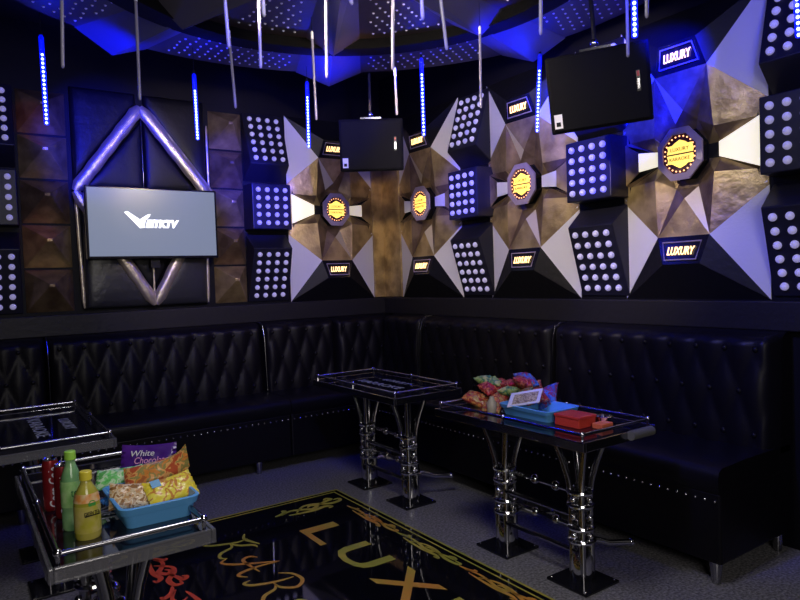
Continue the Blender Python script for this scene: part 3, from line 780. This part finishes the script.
def basket(x, y, rz, L, W, h, label, z=ZT):
    t = thing('snack_basket', (x, y, z), rz, label, 'basket', 'blue plastic baskets')
    def rr(l, w, r, zz, n=5):
        out = []
        for cx, cy, a0 in ((l/2-r, w/2-r, 0), (-l/2+r, w/2-r, 90), (-l/2+r, -w/2+r, 180), (l/2-r, -w/2+r, 270)):
            for i in range(n):
                a = math.radians(a0 + 90*i/(n-1)); out.append((cx + r*math.cos(a), cy + r*math.sin(a), zz))
        return out
    rings = [rr(L-.03, W-.03, .02, 0), rr(L-.012, W-.012, .024, h*.62), rr(L, W, .026, h*.64), rr(L+.012, W+.012, .03, h*.97), rr(L+.008, W+.008, .03, h), rr(L-.006, W-.006, .024, h), rr(L-.036, W-.036, .02, .004)]
    n = len(rings[0]); vs = [p for r in rings for p in r]; fs = []
    for k in range(len(rings)-1):
        for i in range(n): fs.append((k*n+i, k*n+(i+1) % n, (k+1)*n+(i+1) % n, (k+1)*n+i))
    fs += [tuple(range(n))[::-1], tuple((len(rings)-1)*n+i for i in range(n))]
    MB().add(vs, fs).build('tub', M['tray_blue'], t, smooth=True)
    return t
bk1 = basket(.438, 1.918, math.radians(0), .200, .255, .058, 'blue plastic basket full of snack packs beside the drink bottles')
bk2 = basket(2.135, 2.045, math.radians(0), .20, .30, .050, 'blue plastic tray on the right table under the picture card')

def bag(name, loc, rot, L, W, T, m, label, cat='snack', group=None, waves=.006, flare=0.):
    nx, ny = 22, 14; vs = []; fs = []
    for side in (1, -1):
        for j in range(ny+1):
            for i in range(nx+1):
                u = i/nx*2-1; v = j/ny*2-1
                th = T/2 * max(0, (1-abs(u)**3))**.6 * max(0, (1-abs(v)**2.5))**.6
                cr = waves*math.sin(9*u+3*v)*math.sin(7*v) * (1-abs(u)) * (1-abs(v))
                edge = .004*math.sin(26*v) if abs(u) > .9 else 0
                bend = flare*max(0, u)**3
                vs.append((u*L/2, v*W/2*(1-.10*(1-u*u)), side*(th + .0006) + cr + edge + bend))
    N = (nx+1)*(ny+1)
    for j in range(ny):
        for i in range(nx):
            q = j*(nx+1)+i
            fs.append((q, q+1, q+nx+2, q+nx+1)); fs.append((N+q+nx+1, N+q+nx+2, N+q+1, N+q))
    rim = [i for i in range(nx+1)] + [j*(nx+1)+nx for j in range(1, ny+1)] + [ny*(nx+1)+i for i in range(nx-1, -1, -1)] + [j*(nx+1) for j in range(ny-1, 0, -1)]
    for k in range(len(rim)):
        a_, b_ = rim[k], rim[(k+1) % len(rim)]; fs.append((a_, a_+N, b_+N, b_))
    o = MB().add(vs, fs).build(name, m, None, smooth=True)
    o.location = loc; o.rotation_euler = tuple(math.radians(q) for q in rot)
    return tag(o, label, cat, group)
g1 = 'snack packs in the basket beside the bottles'
purple = mat('purple wrapper', (.055, .012, .20), .3, noise=((.09, .02, .28), 8))
pk = bag('snack_pack', (0.485, 2.120, 0.760), (66, 0, -28), .165, .10, .022, purple, 'dark purple snack pack with white writing standing at the back of the basket', group=g1)
text('White', 'lettering', M['label_white'], pk, .1, .0006, Matrix.Translation((-.015, .018, .0150)), width=.07, height=.018, shear=.2)
text('Chocolate', 'lettering', mat('pink ink', (.75, .35, .6), .5), pk, .1, .0006, Matrix.Translation((.012, -.004, .0160)), width=.10, height=.020, shear=.2)
MB().box(-.01, .06, -.026, -.020, .0108, .0128).build('print_line', M['label_white'], pk)
bag('snack_pack', (0.390, 2.085, 0.730), (35, -4, -22), .13, .075, .03, speckle('green foil', [(.10, .52, .10), (.20, .66, .2), (.55, .8, .5), (.12, .5, .12)], 40), 'bright green foil pack at the back left of the basket', group=g1)
bag('snack_pack', (0.480, 1.995, 0.753), (38, -10, -16), .185, .080, .034, speckle('orange brown foil', [(.40, .13, .04), (.62, .24, .05), (.30, .26, .08), (.75, .38, .12), (.5, .1, .04)], 30), 'orange brown glossy pack with a flared end lying across the top', group=g1, flare=.035)
bag('snack_pack', (0.392, 1.920, 0.718), (48, 6, -10), .12, .08, .03, speckle('brown foil', [(.25, .13, .05), (.58, .33, .14), (.72, .58, .38), (.30, .15, .05)], 60), 'brown and cream biscuit pack at the front left of the basket', group=g1)
yb = bag('snack_pack', (0.490, 1.895, 0.723), (38, -6, 4), .135, .09, .028, speckle('yellow foil', [(.78, .64, .04), (.85, .74, .10), (.60, .25, .05), (.85, .72, .08), (.78, .64, .04)], 26), 'bright yellow snack pack at the front right of the basket', group=g1)
MB().box(-.05, -.024, .010, .034, .0135, .0152).build('logo_patch', mat('blue logo', (.05, .3, .6), .4), yb)
bag('snack_pack', (0.362, 1.990, 0.700), (20, -10, 40), .08, .055, .022, mat('royal blue wrapper', (.03, .16, .50), .35), 'small royal blue pack tucked at the left inside the basket', group=g1)
bag('snack_pack', (0.530, 1.960, 0.705), (35, 15, 80), .08, .055, .02, purple, 'small dark purple pack at the right end inside the basket', group=g1)

# heap of jelly packets on the right table
g2 = 'heap of shiny sweet packets behind the blue tray'
reds = speckle('red foil', [(.30, .012, .02), (.50, .03, .04), (.16, .006, .015), (.60, .16, .08), (.25, .01, .02)], 40)
mix = speckle('mixed foil', [(.28, .015, .02), (.36, .18, .04), (.05, .16, .05), (.3, .02, .03)], 42)
orn = speckle('orange foil', [(.50, .13, .04), (.60, .26, .07), (.30, .03, .03), (.45, .3, .1)], 42)
grn = speckle('leaf green foil', [(.08, .30, .10), (.35, .45, .12), (.06, .2, .08), (.5, .5, .2)], 26)
blu = speckle('blue foil', [(.03, .08, .40), (.06, .20, .55), (.3, .03, .1), (.04, .1, .4)], 26)
heap = [(2.20, 2.50, .66, orn, 'orange packet at the left edge of the sweet heap'), (2.27, 2.43, .665, mix, 'mixed coloured packet low at the left of the sweet heap'), (2.33, 2.50, .68, reds, 'red packet at the back left of the sweet heap'),
        (2.20, 2.38, .665, orn, 'orange packet at the front of the heap against the tray'), (2.29, 2.36, .70, grn, 'green and yellow packet at the front middle of the sweet heap'), (2.27, 2.46, .72, reds, 'red packet on the upper left of the sweet heap'),
        (2.34, 2.38, .73, reds, 'large red packet on top of the middle of the heap'), (2.30, 2.30, .69, mix, 'mixed coloured packet behind the picture card'), (2.37, 2.30, .70, reds, 'red packet at the right of the heap behind the card'),
        (2.38, 2.40, .70, blu, 'blue packet at the back of the sweet heap'), (2.28, 2.50, .735, grn, 'green packet at the top left of the heap'), (2.38, 2.22, .69, blu, 'blue and red packet at the right end of the heap'),
        (2.36, 2.34, .755, blu, 'bright blue packet peeking over the top of the heap'), (2.32, 2.24, .70, reds, 'dark red packet low at the right of the heap'), (2.33, 2.33, .745, reds, 'red crinkled packet crowning the right side of the heap')]
for i, (x, y, z, m_, lb) in enumerate(heap):
    bag('sweet_packet', (x - .105, y - .105, .690 + (z - .66) * 1.05), (random.uniform(-40, 40), random.uniform(-30, 30), random.uniform(0, 180)), .150, .105, .055, m_, lb, 'snack', g2, waves=.012)
cd = MB().box(-.075, .075, -.055, .055, 0, .004).build('picture_card', M['label_white']); cd.location = (2.095, 2.085, .742); cd.rotation_euler = (math.radians(24), math.radians(-12), math.radians(-62))
tag(cd, 'white card with a picture of food leaning on the blue tray', 'card')
MB().box(-.055, .06, -.042, .035, .0041, .005).build('picture', speckle('food photo print', [(.30, .22, .12), (.55, .48, .35), (.20, .14, .08), (.6, .5, .3)], 60, .6), cd)
rbx = thing('red_box', (2.105, 1.812, ZT), math.radians(0), 'small red cardboard box in front of the blue tray', 'box')
MB().box(-.052, .052, -.064, .064, 0, .042).build('carton', mat('red card', (.62, .05, .03), .5), rbx, bevel=.003)
MB().box(-.055, .055, -.067, .067, .036, .048).build('lid', mat('red card lid', (.55, .04, .03), .5), rbx, bevel=.003)
tag(MB().box(-.035, .035, -.025, .025, 0, .022).build('lighter_pack', mat('orange red card', (.72, .16, .06), .5), bevel=.003, loc=(2.145, 1.705, ZT)), 'low orange red pack at the right end of the red box', 'pack')
ash = thing('metal_ashtray', (2.205, 1.745, ZT), 0, 'small round metal ashtray behind the orange pack', 'ashtray')
MB().lathe([(.030, 0), (.036, .004), (.038, .034), (.034, .036), (.031, .008)], (0, 0, 0), 22).build('bowl', M['chrome'], ash, smooth=True)
tag(MB().lathe([(.02, 0), (.022, .004), (.022, .045), (.012, .06), (.010, .072)], (2.03, 2.235, ZT), 16).build('small_jar', mat('pale jar', (.45, .40, .33), .3), smooth=True), 'small pale jar between the tray and the sweet heap', 'jar')

# ------------------------------------------------------------------ lights
def light(kind, name, loc, energy, col, size=.2, target=None, spot=None, sy=None, blend=.6):
    ld = bpy.data.lights.new(name, kind); ld.energy = energy; ld.color = col
    if kind == 'AREA':
        ld.size = size
        if sy: ld.shape = 'RECTANGLE'; ld.size_y = sy
    else: ld.shadow_soft_size = size
    if kind == 'SPOT': ld.spot_size = math.radians(spot); ld.spot_blend = blend
    o = bpy.data.objects.new(name, ld); C.objects.link(o); o.location = loc
    if target: o.rotation_euler = (Vector(target) - Vector(loc)).to_track_quat('-Z', 'Y').to_euler()
    return o
light('AREA', 'fill_light', (.2, -.9, 1.75), 24, (1., .93, .86), 1.2, (1.6, 3.2, .9), sy=.7)  # unseen soft fill added behind the camera, no screen built there
light('AREA', 'ceiling_downlight', (.9, 1.5, 2.55), 15, (1., .96, .95), .5, (1.6, 2.4, 0))
light('SPOT', 'warm_spot', (.9, 2.3, 2.45), 130, (1., .82, .58), .06, (3.1, 2.9, 1.85), 66)
light('SPOT', 'warm_spot', (1.6, 2.0, 2.45), 75, (1., .80, .55), .06, (2.1, 4.7, 1.8), 62)
light('SPOT', 'warm_spot', (2.35, 3.75, 2.5), 40, (1., .70, .32), .05, (3.08, 4.7, 1.75), 34)
BL = (0., .004, 1.)
light('SPOT', 'blue_wash', (2.35, 1.30, 2.5), 800, BL, .03, (3.1, 2.18, 2.25), 36)
light('SPOT', 'blue_wash', (2.15, 1.85, 1.55), 230, BL, .03, (3.0, 2.43, 1.95), 26)
light('SPOT', 'blue_wash', (2.2, 2.9, 1.9), 110, BL, .03, (3.0, 3.52, 1.9), 30)
light('SPOT', 'blue_wash', (1.7, 3.2, 2.1), 260, BL, .03, (1.95, 4.7, 1.93), 26)
light('SPOT', 'blue_wash', (1.45, 3.6, 2.3), 130, BL, .03, (1.75, 4.7, 2.15), 30)
light('SPOT', 'blue_wash', (.6, 3.2, 2.3), 240, BL, .03, (.9, 4.7, 2.25), 36)
light('SPOT', 'blue_wash', (1.9, 2.6, 2.3), 60, BL, .03, (2.3, 4.7, 2.55), 40)
light('SPOT', 'blue_uplight', (2.0, 3.5, 2.2), 60, BL, .03, (1.95, 3.55, 2.66), 80)
light('SPOT', 'blue_uplight', (2.55, 2.65, 2.2), 60, BL, .03, (2.55, 2.68, 2.66), 80)
light('SPOT', 'blue_uplight', (.75, 3.7, 2.25), 50, BL, .03, (.78, 3.85, 2.66), 80)
light('SPOT', 'blue_uplight', (1.2, 3.5, 2.3), 20, BL, .03, (1.2, 3.6, 2.66), 70)
light('SPOT', 'white_uplight', (1.2, 1.9, 1.5), 13, (.95, .85, .9), .05, (1.7, 3.2, 2.66), 90)
light('SPOT', 'red_spot', (.5, 4.0, 2.2), 3, (1., .06, .04), .02, (.46, 4.7, 1.62), 20)
light('SPOT', 'red_spot', (.45, 4.0, 2.3), 3, (1., .08, .06), .02, (.46, 4.7, 2.38), 20)
light('SPOT', 'orange_uplight', (1.9, 3.0, 2.1), 5, (1., .45, .15), .05, (1.9, 3.3, 2.66), 50)
light('SPOT', 'blue_wash', (.8, 1.6, 2.5), 120, BL, .05, (3.0, 1.9, .8), 40)
light('SPOT', 'blue_wash', (.8, 1.6, 2.5), 90, BL, .05, (1.9, 4.6, .85), 40)
wd_ = bpy.data.worlds.new('room_dark'); S.world = wd_; wd_.use_nodes = True
wd_.node_tree.nodes['Background'].inputs[0].default_value = (.01, .01, .02, 1); wd_.node_tree.nodes['Background'].inputs[1].default_value = .3

# ------------------------------------------------------------------ camera
cam = bpy.data.cameras.new('camera'); co_ = bpy.data.objects.new('camera', cam); C.objects.link(co_)
cam.sensor_width = 36; cam.lens = 653/800*36; cam.clip_start = .02
RM = ((.823, -.048, .566), (-.567, -.009, .824), (-.034, -.999, -.034))
m3 = Matrix(((RM[0][0], -RM[0][1], -RM[0][2]), (RM[1][0], -RM[1][1], -RM[1][2]), (RM[2][0], -RM[2][1], -RM[2][2])))
co_.matrix_world = Matrix.Translation((0, 0, 1.3)) @ m3.to_4x4().normalized()
S.camera = co_
S.view_settings.view_transform = 'Standard'; S.view_settings.look = 'None'; S.view_settings.exposure = 0; S.view_settings.gamma = 1
